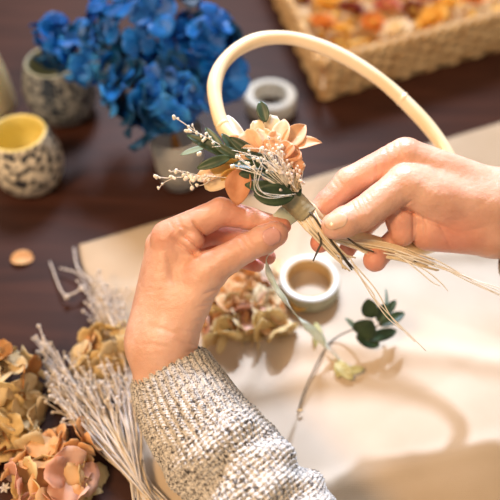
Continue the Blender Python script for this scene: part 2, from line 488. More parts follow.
def make_nail(hand, cx, cy, tx, ty, L, Wd, m, parent, zstart=560, lift=.35):
    """nail: a thin curved shell lying on the fingertip"""
    nu, nv = 14, 12
    t = np.array([tx, ty], float); t /= np.linalg.norm(t); n = np.array([-t[1], t[0]])
    pts = []
    for i in range(nu + 1):
        u = -1 + 2 * i / nu
        w = (1 - max(0, abs(u) - .45) ** 2 * 1.5)
        for j in range(nv + 1):
            s = -1 + 2 * j / nv
            q = t * (u * L / 2 * math.sqrt(max(.0, 1 - .35 * s * s))) + n * (s * Wd / 2 * w)
            pts.append((cx + q[0], cy + q[1]))
    pts = np.array(pts)
    d = np.stack([(pts[:, 0] - 250) / FPX, (pts[:, 1] - 250) / FPX, np.ones(len(pts))], 1)
    z = np.full(len(pts), float(zstart))
    for _ in range(60):
        X = d * z[:, None]; z = z + np.clip(hand.sdf(X), -2, 30) * .8
    X = d * z[:, None]
    e = .6
    G = np.stack([hand.sdf(X + np.eye(3)[i] * e) - hand.sdf(X - np.eye(3)[i] * e) for i in range(3)], 1)
    G /= np.linalg.norm(G, axis=1)[:, None] + 1e-9
    s = np.linspace(-1, 1, nv + 1)[None].repeat(nu + 1, 0).ravel(); u = np.linspace(-1, 1, nu + 1)[:, None].repeat(nv + 1, 1).ravel()
    prof = lift * (1 - .9 * np.abs(s) ** 4) * np.where(u < 0, 1 - .9 * np.abs(u) ** 4, 1)
    X = X + G * prof[:, None]
    W = cam2world(X)
    mb = MB(); mb.add(W, [(i * (nv + 1) + j, i * (nv + 1) + j + 1, (i + 1) * (nv + 1) + j + 1, (i + 1) * (nv + 1) + j) for i in range(nu) for j in range(nv)])
    return build('fingernail', mb, m, parent, solid=.0005)

person = thing('person', P(600, 700, 560), 'person in a grey marled knit sweater wrapping a dried flower posy with both hands', 'person')
# left hand (rises from the sleeve at the bottom)
LH = Hand()
LH.palm = [
    ((166, 420, 618, 25), (157, 345, 621, 24), 12),
    ((190, 420, 624, 24), (170, 345, 626, 22), 14),
    ((158, 345, 620, 24), (170, 244, 614, 14.5), 14),
    ((154, 340, 634, 24), (162, 246, 630, 14), 14),
    ((152, 335, 648, 21), (160, 256, 646, 12), 14),
    ((170, 330, 640, 22), (180, 272, 636, 14), 14),
    ((174, 338, 615, 19), (206, 274, 606, 16), 14),
    ((184, 300, 616, 17), (190, 262, 614, 11), 12),
]
LH.fingers = [
    dict(root=(162, 256, 645), pts=[(160, 256, 646, 12), (206, 244, 656, 10.5), (238, 258, 650, 8.6), (257, 265, 641, 6.8)]),
    dict(root=(163, 246, 630), pts=[(162, 246, 630, 13.5), (214, 231, 632, 12), (247, 239, 630, 9.5), (268, 257, 622, 7.0)]),
    dict(root=(169, 238, 613), kr=16., pts=[(168, 237, 613, 15), (221, 212, 606, 12.3), (251, 219, 607, 9.6), (283, 226, 606, 7.2)]),
    dict(root=(190, 252, 612), kb=6, kr=14., pts=[(176, 244, 612, 10.5), (191, 242, 606, 10), (194, 238, 605, 9.5)]),
    dict(root=(205, 275, 608), kb=12, kr=24., pts=[(204, 276, 607, 16.5), (212, 268, 603, 15.2), (246, 248, 596, 12.2), (263, 240, 592, 12.2), (275, 234, 591, 11.2)]),
]
G = LH.grooves
for q in ((239, 236, 247, 250, 1.2, .55), (242, 238, 250, 252, 1.0, .45), (236, 242, 243, 254, 1.0, .35), (248, 244, 254, 255, .9, .35),
          (245, 233, 252, 245, 1.0, .3), (193, 222, 206, 238, 1.3, 1.6), (181, 233, 202, 250, 1.4, 1.3), (172, 238, 198, 257, 1.8, 1.3), (180, 226, 190, 232, 1.5, .6),
          (204, 294, 223, 287, 1.4, .8), (204, 302, 219, 296, 1.2, .6), (196, 308, 214, 303, 1.5, .5), (192, 322, 207, 318, 1.3, .4),
          (180, 330, 204, 334, 1.3, .4), (176, 341, 203, 346, 1.2, .4), (182, 352, 204, 350, 1.2, .4), (150, 325, 180, 335, 2.5, .3), (150, 344, 176, 348, 2., .3),
          (170, 222, 176, 232, 1.6, .35), (178, 219, 183, 228, 1.6, .3), (166, 250, 176, 285, 4, .5),
          (252, 206, 250, 216, 1, .3), (255, 207, 253, 217, 1, .3)):
    G.append(q + (560, 640))
LH.flush = [(283, 226, 606, 13, .7), (275, 234, 590, 13, .5), (268, 257, 622, 14, .8), (257, 265, 641, 14, .8), (212, 231, 634, 30, .75), (230, 222, 610, 22, .5), (206, 244, 656, 25, .8),
            (196, 240, 609, 14, .45), (165, 238, 606, 15, .3), (250, 250, 596, 14, .25)]
handL = make_hand(LH, (-120, -52, 560), (48, 152, 685), 1.0, person)
make_nail(LH, 271.5, 236.5, 29, -14, 18.5, 17, M['nailL'], handL, lift=.5)
# right hand (enters from the right)
RH = Hand()
RH.palm = [
    ((580, 200, 622, 22), (500, 194, 620, 20), 10),
    ((580, 242, 624, 22), (500, 236, 622, 20), 10),
    ((500, 194, 620, 20), (409, 157, 612, 15.5), 12),
    ((500, 212, 640, 20), (416, 172, 634, 15), 12),
    ((500, 225, 648, 18), (424, 195, 648, 14), 12),
    ((495, 228, 640, 20), (430, 216, 636, 16), 12),
    ((484, 231, 618, 22), (430, 229, 613, 19.5), 12),
    ((490, 205, 606, 19), (430, 197, 601, 18), 12),
    ((440, 200, 604, 18), (410, 188, 598, 17), 10),
]
RH.fingers = [
    dict(root=(424, 195, 648), pts=[(424, 195, 648, 13), (378, 212, 652, 10.5), (356, 236, 640, 9), (347, 250, 628, 7.6)]),
    dict(root=(416, 172, 634), pts=[(416, 172, 634, 14), (362, 190, 634, 11.2), (334, 214, 630, 9.6), (320, 243, 619, 8.8)]),
    dict(root=(403, 155, 612), kr=16., pts=[(404, 154, 612, 14.5), (349, 182, 616, 12.8), (328, 202, 615, 10.5), (312, 218, 613, 8.6)]),
    dict(root=(428, 222, 630), kb=3, kr=12, pts=[(430, 215, 632, 15), (401, 219, 608, 13), (403, 232, 609, 12.3)]),
    dict(root=(430, 222, 640), kb=3, pts=[(403, 232, 612, 11), (388, 246, 620, 9.3), (375, 260, 606, 10.4)]),
    dict(root=(412, 186, 600), kb=10, kr=20., pts=[(420, 188, 602, 17), (404, 184, 598, 16.2), (361, 215, 590, 13.8), (345, 222, 587, 13.0), (335, 226, 586, 11.6)]),
]
G = RH.grooves
for q in ((352, 203, 358, 215, 1.1, .45), (356, 200, 362, 213, 1.1, .55), (360, 197, 367, 211, 1.1, .5), (364, 196, 370, 208, 1.0, .35), (368, 193, 374, 203, 1.0, .25),
          (401, 208, 419, 216, 1.5, 1.2), (419, 216, 458, 233, 1.8, .9), (413, 212, 413, 243, 1.3, .8), (424, 214, 425, 240, 1.2, .5), (438, 222, 452, 250, 1.6, .45), (404, 206, 412, 200, 1.3, .8),
          (460, 233, 490, 226, 2.5, .35), (470, 212, 492, 196, 3, .25), (446, 190, 470, 214, 4, .3),
          (392, 143, 397, 160, 1.6, .3), (398, 141, 402, 157, 1.6, .25), (385, 146, 389, 165, 1.6, .3), (377, 160, 377, 180, 2, .4),
          (336, 176, 343, 186, 1.4, .3), (332, 180, 339, 190, 1.3, .3), (415, 170, 440, 190, 4, .3), (388, 222, 392, 240, 1., .2)):
    G.append(q + (560, 640))
RH.flush = [(312, 218, 613, 15, .6), (320, 243, 619, 16, .75), (347, 250, 628, 14, .75), (375, 262, 604, 15, .6), (330, 195, 610, 20, .35), (450, 243, 600, 30, .5), (400, 228, 600, 20, .35),
            (355, 190, 634, 26, .7), (370, 160, 606, 22, .25), (335, 230, 586, 10, .3), (430, 240, 604, 18, .4)]
handR = make_hand(RH, (42, -106, 560), (262, 34, 680), 1.0, person)
make_nail(RH, 336, 221.5, -26, 9, 24, 15, M['nailR'], handR, lift=.35)

# knitted sleeves -------------------------------------------------------
def sleeve(parent, pts, ra, rb, m, nu=380, nv=520, ribs=38, rows=105, cuff=.45, name='sweater_sleeve', fold=1.):
    """pts camera-space path from cuff to elbow; ra screen-wise radius, rb depth-wise radius"""
    C = np.array(catmull([np.array(P(*p)) for p in pts], nv))
    t = np.gradient(C, axis=0); t /= np.linalg.norm(t, axis=1)[:, None]
    cn = np.array(CN)
    side = np.cross(t, cn[None].repeat(len(t), 0)); side /= np.linalg.norm(side, axis=1)[:, None]
    nn = np.cross(side, t)
    s = np.linspace(0, 1, nv + 1)
    A = np.interp(s, np.linspace(0, 1, len(ra)), ra) / 1000; B = np.interp(s, np.linspace(0, 1, len(rb)), rb) / 1000
    th = np.linspace(0, 2 * np.pi, nu, endpoint=False)
    S, TH = np.meshgrid(s, th, indexing='ij')
    U = TH / (2 * np.pi)
    isc = np.clip((cuff - S) / .04, 0, 1)
    jit = .25 * np.sin(TH * 5 + S * 23) + .2 * np.sin(TH * 11 - S * 37)
    rib = np.abs(np.cos(np.pi * ribs * U + .5 * jit)) ** .8
    st = np.abs(np.sin(np.pi * rows * S + 1.2 * np.cos(2 * np.pi * ribs * U) + 1.5 * jit))
    h = (.0024 * rib + .0013 * st) * isc + (1 - isc) * (.0013 * np.abs(np.cos(np.pi * ribs * 1.4 * U + jit)) + .0015 * np.abs(np.sin(np.pi * rows * .9 * S + jit * 2)))
    h += NP.normal(0, .00022, h.shape)
    # bunched folds past the cuff
    fo = np.clip((S - cuff) / .08, 0, 1)
    h += fo * fold * (.0032 * np.sin(S * 46 + 1.3 * np.sin(TH * 2 + 1)) + .002 * np.sin(S * 80 + 2 * np.cos(TH * 3)))
    h += .0035 * fold * np.exp(-((S - cuff - .03) / .035) ** 2)
    rim = np.clip(S / .012, 0, 1); h = h * rim - (1 - rim) * .002
    Pn = C[:, None, :] + side[:, None, :] * (np.cos(TH) * (A[:, None] + h))[..., None] + nn[:, None, :] * (np.sin(TH) * (B[:, None] + h))[..., None]
    # inner lip of the cuff
    inner = C[:1, None, :] + t[0] * .02 + side[:1, None, :] * (np.cos(TH[:1]) * (A[0] - .004))[..., None] + nn[:1, None, :] * (np.sin(TH[:1]) * (B[0] - .004))[..., None]
    lip = C[:1, None, :] + t[0] * .001 + side[:1, None, :] * (np.cos(TH[:1]) * (A[0] - .0035))[..., None] + nn[:1, None, :] * (np.sin(TH[:1]) * (B[0] - .0035))[..., None]
    V = np.concatenate([inner, lip, Pn], 0).reshape(-1, 3) - np.array(wloc(parent))
    rowsN = nv + 3
    i, j = np.meshgrid(np.arange(rowsN - 1), np.arange(nu), indexing='ij'); j2 = (j + 1) % nu
    Q = np.stack([i * nu + j, i * nu + j2, (i + 1) * nu + j2, (i + 1) * nu + j], -1).reshape(-1, 4)
    me = bpy.data.meshes.new(name); me.from_pydata(V.tolist(), [], Q.tolist())
    uv = me.uv_layers.new(name='UVMap')
    jj = np.stack([j, j + 1, j + 1, j], -1).reshape(-1) / nu; ii = np.stack([i, i, i + 1, i + 1], -1).reshape(-1) / rowsN
    uv.data.foreach_set('uv', np.stack([jj, ii * 2.2], -1).astype(np.float32).ravel())
    me.materials.append(m); me.polygons.foreach_set('use_smooth', [True] * len(me.polygons)); me.update()
    o = bpy.data.objects.new(name, me); COL.objects.link(o); o.parent = parent
    return o
sleeve(person, [(171, 371, 630), (179, 391, 615), (199, 426, 596), (249, 492, 576), (300, 560, 566), (380, 660, 560)],
       [35.5, 38, 41, 43, 47, 51, 54, 57], [29, 30, 31, 33, 36, 40, 42, 44], M['knit'])
o = sleeve(person, [(514, 228, 622), (556, 240, 618), (620, 262, 612), (700, 300, 604), (800, 345, 598)], [42, 44, 48, 52, 54, 54], [34, 36, 40, 42, 42, 42], M['knit2'], nu=220, nv=260, ribs=30, rows=70)
# ------------------------------------------------------------------ hoop
hp = [(241, 146, 622), (224, 128, 630), (216, 104, 640), (215, 82, 652), (224, 62, 664), (243, 46, 676), (268, 38, 686), (300, 40, 694), (340, 55, 700), (380, 80, 702), (415, 112, 700), (440, 142, 694), (456, 172, 686),
      (464, 202, 678), (456, 228, 664), (434, 244, 642), (410, 249, 622), (384, 246, 618), (352, 236, 618), (325, 222, 612), (300, 203, 606), (276, 180, 606), (256, 162, 612), (241, 146, 622)]
hoop = thing('hoop', P(330, 140, 660), 'large cream rattan hoop arching above the hands, posy tied to its left side', 'hoop')
mb = MB(); tube(mb, [P(*q) for q in hp], lambda u: .0069 + .0003 * math.sin(u * 60), 20, 240, closed=True)
build('ring', mb, M['rattan'], hoop)
for (a, b) in (((223, 126, 630.5), (222, 125, 631)), ((402, 99, 701), (403.2, 100, 701))):
    pa, pb = P(*a), P(*b); d = (pb - pa).normalized()
    mb = MB(); tube(mb, [pa - d * .0022, pa - d * .0008, pa + d * .0008, pa + d * .0022], [.0066, .0074, .0074, .0066], 20, 6, cap=False); build('joint', mb, M['rattan'], hoop)

# ------------------------------------------------------------------ posy
posy = thing('posy', P(290, 195, 600), 'small posy of dried peach flowers, green leaves and white sprigs bound with tape', 'posy')
def pl(parent, name, lst, m, solid=.0003, **kw):
    mb = MB()
    for q in lst:
        b, t, w = q[0], q[1], q[2]; k = dict(kw)
        if len(q) > 3: k.update(q[3])
        tilt = k.pop('tilt', (0, 0))
        n = CN + RT * tilt[0] + UP * tilt[1]
        leaf(mb, P(*b), P(*t), n, w / 1000, **k)
    return build(name, mb, m, parent, solid=solid)
pet = dict(shape='petal', cup=.22, curl=.12, wave=.05)
# right-hand apricot lily-like bloom
pl(posy, 'flower', [((283, 150, 596), (321, 138, 594), 15, dict(shape='point', curl=.25, tilt=(.1, .8))),
                    ((281, 150, 594), (306, 124, 600), 17, dict(shape='point', seed=2, tilt=(.4, .5))),
                    ((279, 149, 592), (284, 118, 600), 16, dict(shape='point', seed=3, tilt=(-.2, .5))),
                    ((280, 152, 590), (302, 160, 588), 15, dict(seed=4, tilt=(.4, -.4))),
                    ((281, 150, 588), (262, 143, 588), 15, dict(seed=5, tilt=(-.4, 0)))], M['peach'], cup=.25, wave=.04)
pl(posy, 'flower', [((282, 160, 586), (300, 150, 586), 14, dict(seed=6)), ((282, 162, 586), (303, 172, 587), 17, dict(seed=7, tilt=(.3, -.2))), ((280, 160, 586), (290, 142, 584), 15, dict(seed=8, tilt=(0, .4)))], M['apricot'], **pet)
pl(posy, 'flower', [((262, 158, 592), (243, 132, 592), 20, dict(seed=9, tilt=(-.3, .3))), ((264, 157, 592), (262, 128, 596), 17, dict(seed=10, tilt=(.2, .4))), ((266, 157, 590), (278, 132, 594), 15, dict(seed=11, tilt=(.4, .2))),
                    ((262, 160, 590), (240, 152, 590), 17, dict(seed=12, tilt=(-.5, 0)))], M['peach'], **pet)
pl(posy, 'flower', [((262, 150, 600), (256, 120, 600), 13, dict(seed=19, tilt=(-.2, .3))), ((266, 148, 602), (274, 115, 602), 14, dict(seed=20, tilt=(.2, .3)))], M['cream'], **pet)
pl(posy, 'petal', [((248, 152, 606), (229, 114, 604), 9, dict(shape='long', tilt=(.5, .3)))], M['white'], cup=.3, curl=.15)
pl(posy, 'flower', [((250, 166, 598), (221, 152, 598), 16, dict(seed=13)), ((248, 166, 598), (210, 167, 598), 17, dict(seed=14, tilt=(0, -.3))), ((250, 168, 597), (222, 182, 598), 18, dict(seed=15, tilt=(0, -.5)))], M['yellow'], **pet)
pl(posy, 'petal', [((240, 168, 600), (196, 177, 602), 15, dict(seed=16, tilt=(0, .5)))], M['peach'], **pet)
pl(posy, 'petal', [((238, 176, 599), (204, 186, 600), 14, dict(seed=17, tilt=(0, -.2)))], M['cream'], **pet)
pl(posy, 'petal', [((243, 166, 592), (236, 205, 590), 23, dict(shape='point', seed=18, tilt=(-.3, -.3)))], M['rust'], **pet)
pl(posy, 'petal', [((246, 150, 600), (226, 140, 600), 15, dict(seed=21, tilt=(-.2, .4)))], M['apricot'], **pet)
lf = [((266, 122, 598), (260, 101, 600), 10.5, M['green2']), ((226, 155, 590), (205, 127, 592), 8, M['green2']), ((232, 158, 590), (187, 134, 592), 9.5, M['green']), ((240, 155, 590), (211, 150, 590), 10, M['green']),
      ((238, 158, 588), (213, 143, 590), 8, M['green']), ((231, 157, 588), (197, 168, 588), 9.5, M['green2']), ((238, 155, 592), (222, 133, 592), 8, M['green']), ((262, 160, 588), (229, 137, 590), 10, M['green']), ((268, 168, 586), (232, 163, 586), 10, M['green']),
      ((272, 160, 586), (245, 155, 586), 8, M['green']), ((268, 172, 587), (239, 174, 586), 10, M['green']), ((290, 192, 584), (245, 184, 582), 12, M['green']), ((294, 196, 582), (254, 194, 580), 19, M['green']), ((290, 188, 583), (262, 172, 582), 12, M['green']),
      ((298, 192, 588), (284, 160, 586), 9, M['green2']), ((300, 196, 590), (288, 172, 588), 10, M['green'])]
for i, (b, t, w, m) in enumerate(lf):
    pl(posy, 'leaf', [(b, t, w, dict(tilt=(R_.uniform(-.4, .4), R_.uniform(-.1, .6)), seed=i))], m, shape='leaf', cup=.05, fold=.1, curl=.1, nu=12, nv=6)
o = pl(posy, 'leaf', [((208, 146, 600), (180, 154, 602), 5.5, dict(tilt=(0, .3)))], M['teal'], shape='leaf', cup=.05, curl=.1); o['label'] = 'pale teal narrow leaf'
# white sprigs with buds
def sprig(parent, main, branches, buds, r=.0004, m=None, bm=None, bud_r=.0016):
    mb = MB(); tube(mb, [P(*q) for q in main], r, 5, len(main) * 5)
    for b in branches: tube(mb, [P(*q) for q in b], r * .8, 5, len(b) * 5)
    s = build('sprig', mb, m or M['straw2'], parent)
    mb = MB()
    for q in buds:
        rr = bud_r * (q[3] if len(q) > 3 else R_.uniform(.7, 1.15))
        c = P(*q[:3])
        for k in range(3): blob(mb, c + Vector([R_.uniform(-.5, .5) * rr for _ in range(3)]), rr * R_.uniform(.6, .9), (1, 1, 1.1), 7, 5)
    build('buds', mb, bm or M['bud'], s)
sprig(posy, [(250, 165, 590), (222, 146, 590), (200, 134, 592), (176, 118, 592)], [[(200, 134, 592), (190, 131, 590)], [(214, 142, 590), (207, 133, 590)], [(195, 130, 592), (192, 125, 592)], [(222, 146, 590), (212, 147, 588)]],
      [(174, 117, 592, 1.3), (178, 119, 592), (188, 127, 591), (190, 131, 590, 1.1), (192, 125, 592), (197, 133, 590), (201, 136, 590), (207, 133, 590, 1.2), (210, 138, 589), (186, 130, 591, 1.1), (213, 143, 588), (204, 140, 590), (199, 154, 590, 1.2)])
sprig(posy, [(262, 182, 594), (230, 178, 594), (198, 176, 594), (170, 178, 594), (156, 177, 594)],
      [[(205, 176, 594), (190, 180, 594), (193, 187, 593)], [(190, 176, 594), (178, 171, 594), (170, 172, 594)], [(176, 177, 594), (165, 182, 594), (159, 188, 594)], [(200, 176, 594), (186, 172, 594), (175, 170, 594)], [(215, 176, 594), (205, 184, 594), (196, 186, 594)]],
      [(156, 177, 594, 1.2), (159, 178, 594), (171, 177, 594), (174, 178, 593, 1.1), (176, 171, 594, 1.2), (170, 171, 594, .7), (162, 184, 594, .8), (158, 188, 594, .8), (186, 178, 593, 1.3), (190, 176, 593, 1.4), (193, 180, 593, 1.4), (196, 177, 592, 1.4), (188, 173, 593), (200, 179, 592, 1.3), (193, 187, 593, 1.4),
       (197, 185, 593, 1), (204, 176, 592, 1.2), (184, 175, 594, 1.1), (208, 180, 592, 1)])
# bud cluster right of centre
br, bl = [], []
for k in range(60):
    x, y = R_.gauss(291, 7.5), R_.gauss(171, 7.5)
    if x > 304: x = 300
    z = 582 + R_.uniform(-4, 6)
    bl.append((x, y, z)); br.append([(296, 192, 588), ((x + 296) / 2 + R_.uniform(-2, 2), (y + 192) / 2, 584), (x, y, z)])
sprig(posy, [(300, 200, 592), (292, 180, 586), (288, 165, 584)], br, bl, r=.00028, m=M['straw'], bm=M['pinkbud'], bud_r=.0015)
br, bl = [], []
for k in range(30):
    x, y = R_.gauss(271, 8), R_.gauss(156, 9); z = 578 + R_.uniform(-3, 6)
    bl.append((x, y, z)); br.append([(292, 192, 586), ((x + 290) / 2 + R_.uniform(-3, 3), (y + 192) / 2, 580), (x, y, z)])
for k in range(8): bl.append((R_.uniform(232, 250), R_.uniform(150, 172), 581)); br.append([(290, 192, 584), (262, 176, 577), bl[-1]])
sprig(posy, [(296, 200, 590), (280, 176, 582), (270, 158, 580)], br, bl, r=.0003, m=M['straw2'], bud_r=.0016)
mb = MB()
for pts in ([(296, 194, 580), (270, 196, 572), (258, 185, 572), (262, 165, 574), (250, 155, 578), (232, 150, 580)], [(298, 192, 580), (280, 170, 572), (258, 157, 573), (236, 154, 578)], [(292, 196, 580), (262, 192, 573), (256, 178, 572), (264, 158, 576)],
            [(296, 190, 582), (284, 162, 572), (266, 150, 574), (243, 148, 578)], [(290, 196, 580), (268, 198, 574), (255, 190, 574), (255, 168, 576)]):
    tube(mb, [P(*q) for q in pts], .0003, 5, 40)
build('tendril', mb, M['straw2'], posy)
# tape wrap
mb = MB()
a, b = np.array(P(283, 190, 599)), np.array(P(308, 216, 598))
tube(mb, [a, a + (b - a) * .33, a + (b - a) * .66, b], lambda u: .0105 + .00015 * math.sin(u * 40) - .001 * u, 28, 40)
o = build('tape_wrap', mb, M['tape'], posy); o['label'] = 'olive floral tape binding the stems'
# stems
def stem(pts, r, m, name='stem'):
    mb = MB(); tube(mb, [P(*q) for q in pts], [r, r, r * .85, r * .6], 6, len(pts) * 6); return build(name, mb, m, posy)
for k in range(26):
    a = R_.uniform(-1, 1); dz = R_.uniform(-4, 4); sp = R_.uniform(-1, 1)
    e = R_.uniform(0, 26)
    stem([(305 + 5 * a, 213 - 6 * a, 599 + dz), (318 + 5 * a, 228 - 5 * a, 597 + dz * .5), (340, 239 - 4 * a, 603 + dz), (368, 247 + 7 * sp, 603 + dz), (398, 253 + 7 * sp, 600 + dz), (414 + e, 259 + 5 * sp + e * .3, 598 + dz)], R_.uniform(.0007, .0013), M['straw'] if R_.random() < .7 else M['straw2'])
for k in range(9):
    a = -1 + 2 * k / 8; dz = R_.uniform(-2, 2)
    stem([(305 + 7 * a, 213 - 7 * a, 594 + 3 * a * a), (311 + 6 * a, 222 - 6 * a, 590), (318 + 5 * a, 232 - 4 * a, 590 + dz), (336 + 4 * a, 252 - 3 * a, 592 + dz), (350 + R_.uniform(-9, 6), 264 + R_.uniform(-12, 8), 594)], R_.uniform(.0009, .0014), M['straw2'] if k % 2 else M['straw'])
for pts in ([(308, 212, 593), (320, 226, 588), (338, 250, 588), (353, 268, 590)], [(340, 253, 588), (345, 260, 588), (348, 264, 588), (352, 270, 590)], [(318, 232, 588), (321, 242, 588), (318, 250, 588), (313, 261, 588)], [(345, 236, 604), (354, 243, 596), (362, 248, 594), (374, 252, 594)], [(306, 209, 592), (310, 213, 589), (314, 217, 588), (324, 230, 588)]):
    mb = MB(); tube(mb, [P(*q) for q in pts], [.0005, .0009, .0010, .0006], 6, 20); o = build('stem', mb, M['darkstem'], posy); o['label'] = 'dark brown stem'
for pts in ([(350, 264, 592), (372, 292, 590), (380, 305, 588), (426, 351, 586)], [(350, 258, 592), (365, 285, 590), (385, 315, 588), (402, 330, 586)], [(352, 262, 592), (376, 290, 590), (392, 318, 588), (415, 342, 586)],
            [(395, 250, 598), (430, 262, 590), (465, 276, 584), (520, 300, 578)], [(395, 253, 598), (440, 268, 590), (475, 280, 584), (520, 294, 578)], [(400, 255, 598), (430, 262, 592), (470, 282, 586), (510, 300, 580)], [(398, 256, 597), (425, 270, 590), (440, 282, 588), (448, 291, 586)],
            [(420, 254, 598), (440, 262, 592), (480, 285, 584), (505, 297, 580)], [(400, 256, 597), (420, 272, 590), (432, 282, 588), (440, 286, 586)]):
    mb = MB(); tube(mb, [P(*q) for q in pts], [.0007, .00055, .0005, .00035], 5, 30); build('stem', mb, M['straw2'], posy)
# loose tape end held between finger and thumb
def ribbon(mb, pts, wds, nrm, n=60, twist=0):
    ps = catmull([np.array(P(*q)) for q in pts], n); vs = []
    for i, p in enumerate(ps):
        t = ps[min(i + 1, n)] - ps[max(i - 1, 0)]; t /= np.linalg.norm(t)
        u = i / n
        nv = np.array(nrm) if not callable(nrm) else np.array(nrm(u))
        sd = np.cross(t, nv); sd /= np.linalg.norm(sd)
        ang = twist * u if not callable(twist) else twist(u)
        nn = np.cross(sd, t); sd = sd * math.cos(ang) + nn * math.sin(ang)
        w = np.interp(u, np.linspace(0, 1, len(wds)), wds) / 2000
        vs += [p - sd * w, p, p + sd * w]
    mb.add(vs, [(i * 3 + j, i * 3 + j + 1, i * 3 + j + 4, i * 3 + j + 3) for i in range(n) for j in range(2)])
mb = MB(); ribbon(mb, [(305, 203, 606), (296, 209, 605), (286, 216, 603), (278, 222, 601)], [17, 18, 18, 15], CN, 16)
build('tape_end', mb, M['tapepale'], posy, solid=.0003)
mb = MB(); ribbon(mb, [(272, 250, 606), (266, 262, 604), (274, 284, 622), (288, 304, 650), (302, 322, 690), (316, 334, 722), (330, 350, 735), (346, 368, 738), (356, 378, 738)], [5, 6, 6, 5, 6, 12, 5, 13, 8], CN, 90, lambda u: .5 + 1.2 * math.sin(u * 18))
o = build('tape_strip', mb, M['tapepale'], None, loc=P(300, 320, 690), solid=.0003); tag(o, 'pale green twisted floral tape strip trailing from the left thumb down to the linen', 'tape')

# ------------------------------------------------------------------ hydrangea heads
def floret_mesh(name, size, m, seed, cup=.2, np_=4, eye=None):
    rr = random.Random(seed); mb = MB()
    for k in range(np_):
        a = 2 * math.pi * k / np_ + rr.uniform(-.25, .25); L = size * rr.uniform(.85, 1.1)
        up = rr.uniform(.0, .75)
        d = Vector((math.cos(a), math.sin(a), up)).normalized()
        leaf(mb, d * size * .06, d * L, Vector((-d.x * .5, -d.y * .5, 1)), L * rr.uniform(.95, 1.15), 'petal', cup=cup * rr.uniform(-.2, 1.2), curl=rr.uniform(-.1, .3), nu=5, nv=4, wave=.06, seed=seed * 7 + k)
    blob(mb, (0, 0, size * .05), size * .09, seg=6, ring=4)
    me = bpy.data.meshes.new(name); me.from_pydata([tuple(v) for v in mb.v], [], mb.f); me.materials.append(m)
    me.polygons.foreach_set('use_smooth', [True] * len(me.polygons)); me.update()
    return me
def put(name, me, parent, pos, q, s=1., solid=.0004):
    o = bpy.data.objects.new(name, me); COL.objects.link(o); o.parent = parent
    o.matrix_local = Matrix.LocRotScale(Vector(pos) - wloc(parent), q, Vector((s, s, s)))
    if solid:
        md = o.modifiers.new('solid', 'SOLIDIFY'); md.thickness = solid
    return o
def head(root, lobes, meshes, seed, facing=CN, minz=.004):
    """lobes: (centre, radius xyz, count, weights)"""
    rr = random.Random(seed)
    for (c, rad, n) in lobes:
        for k in range(n):
            z = 1 - 2 * (k + .5) / n * .80; ph = k * 2.39996 + rr.uniform(-.3, .3)
            s = math.sqrt(max(0, 1 - z * z)); d = Vector((s * math.cos(ph), s * math.sin(ph), z))
            q0 = Vector((0, 0, 1)).rotation_difference(facing.normalized()); d = q0 @ d
            pos = Vector(c) + Vector((d.x * rad[0], d.y * rad[1], d.z * rad[2])) * rr.uniform(.85, 1.05)
            if pos.z < minz: pos.z = minz + rr.uniform(0, .006); d.z = abs(d.z)
            q = Vector((0, 0, 1)).rotation_difference((d + Vector([rr.uniform(-.35, .35) for _ in range(3)])).normalized())
            q = q @ Matrix.Rotation(rr.uniform(0, 6.28), 3, 'Z').to_quaternion()
            put('floret', rr.choice(meshes), root, pos, q, rr.uniform(.8, 1.15))
# blue hydrangea
bq = T(181, 181)
hyd = thing('hydrangea_bouquet', bq, 'large bunch of vivid blue hydrangea standing in the frosted vase', 'flowers')
bm = [floret_mesh('floret', .0262, M[k], i, .25) for i, k in enumerate(('blueA', 'blueA', 'blueB', 'blueC', 'blueB', 'blueC', 'blueA', 'blueA'))]
def Q(px, py, mm): return P(px, py, mm)
head(hyd, [(Q(148, 30, 885), (.075, .062, .062), 34), (Q(200, 50, 875), (.040, .036, .040), 18), (Q(152, 88, 850), (.051, .031, .031), 22), (Q(92, 52, 870), (.031, .027, .027), 12), (Q(54, 42, 885), (.011, .011, .021), 6), (Q(222, 78, 875), (.012, .012, .012), 4), (Q(145, 122, 830), (.012, .010, .012), 4), (Q(170, 104, 835), (.032, .016, .018), 13)], bm, 3)
mb = MB()
for q in (Q(145, 60, 895), Q(190, 60, 885), Q(110, 60, 885), Q(160, 95, 860)):
    tube(mb, [bq + Vector((0, 0, .012)), bq + Vector((-.004, 0, .085)), q], .0022, 6, 12)
for k in range(24): tube(mb, [Q(150, 70, 890), Q(150 + R_.uniform(-60, 60), 45 + R_.uniform(-40, 50), 890)], .0008, 5, 4)
tube(mb, [Q(110, 60, 890), Q(75, 45, 888), Q(54, 42, 890)], .0012, 5, 8)
build('stem', mb, M['hyC'], hyd)
# vase
vb = thing('vase', bq, 'frosted clear glass vase under the blue hydrangea', 'vase')
mb = MB(); lathe(mb, bq, [(.0, .002), (.018, .0), (.025, .004), (.030, .03), (.033, .06), (.034, .085), (.032, .085), (.031, .06), (.028, .03), (.023, .009), (.0, .008)], 48)
build('body', mb, M['glass'], vb)
mb = MB(); lathe(mb, bq, [(.032, .085), (.0328, .0865), (.0342, .0865), (.0346, .085), (.034, .084)], 48); build('rim', mb, M['glass'], vb)

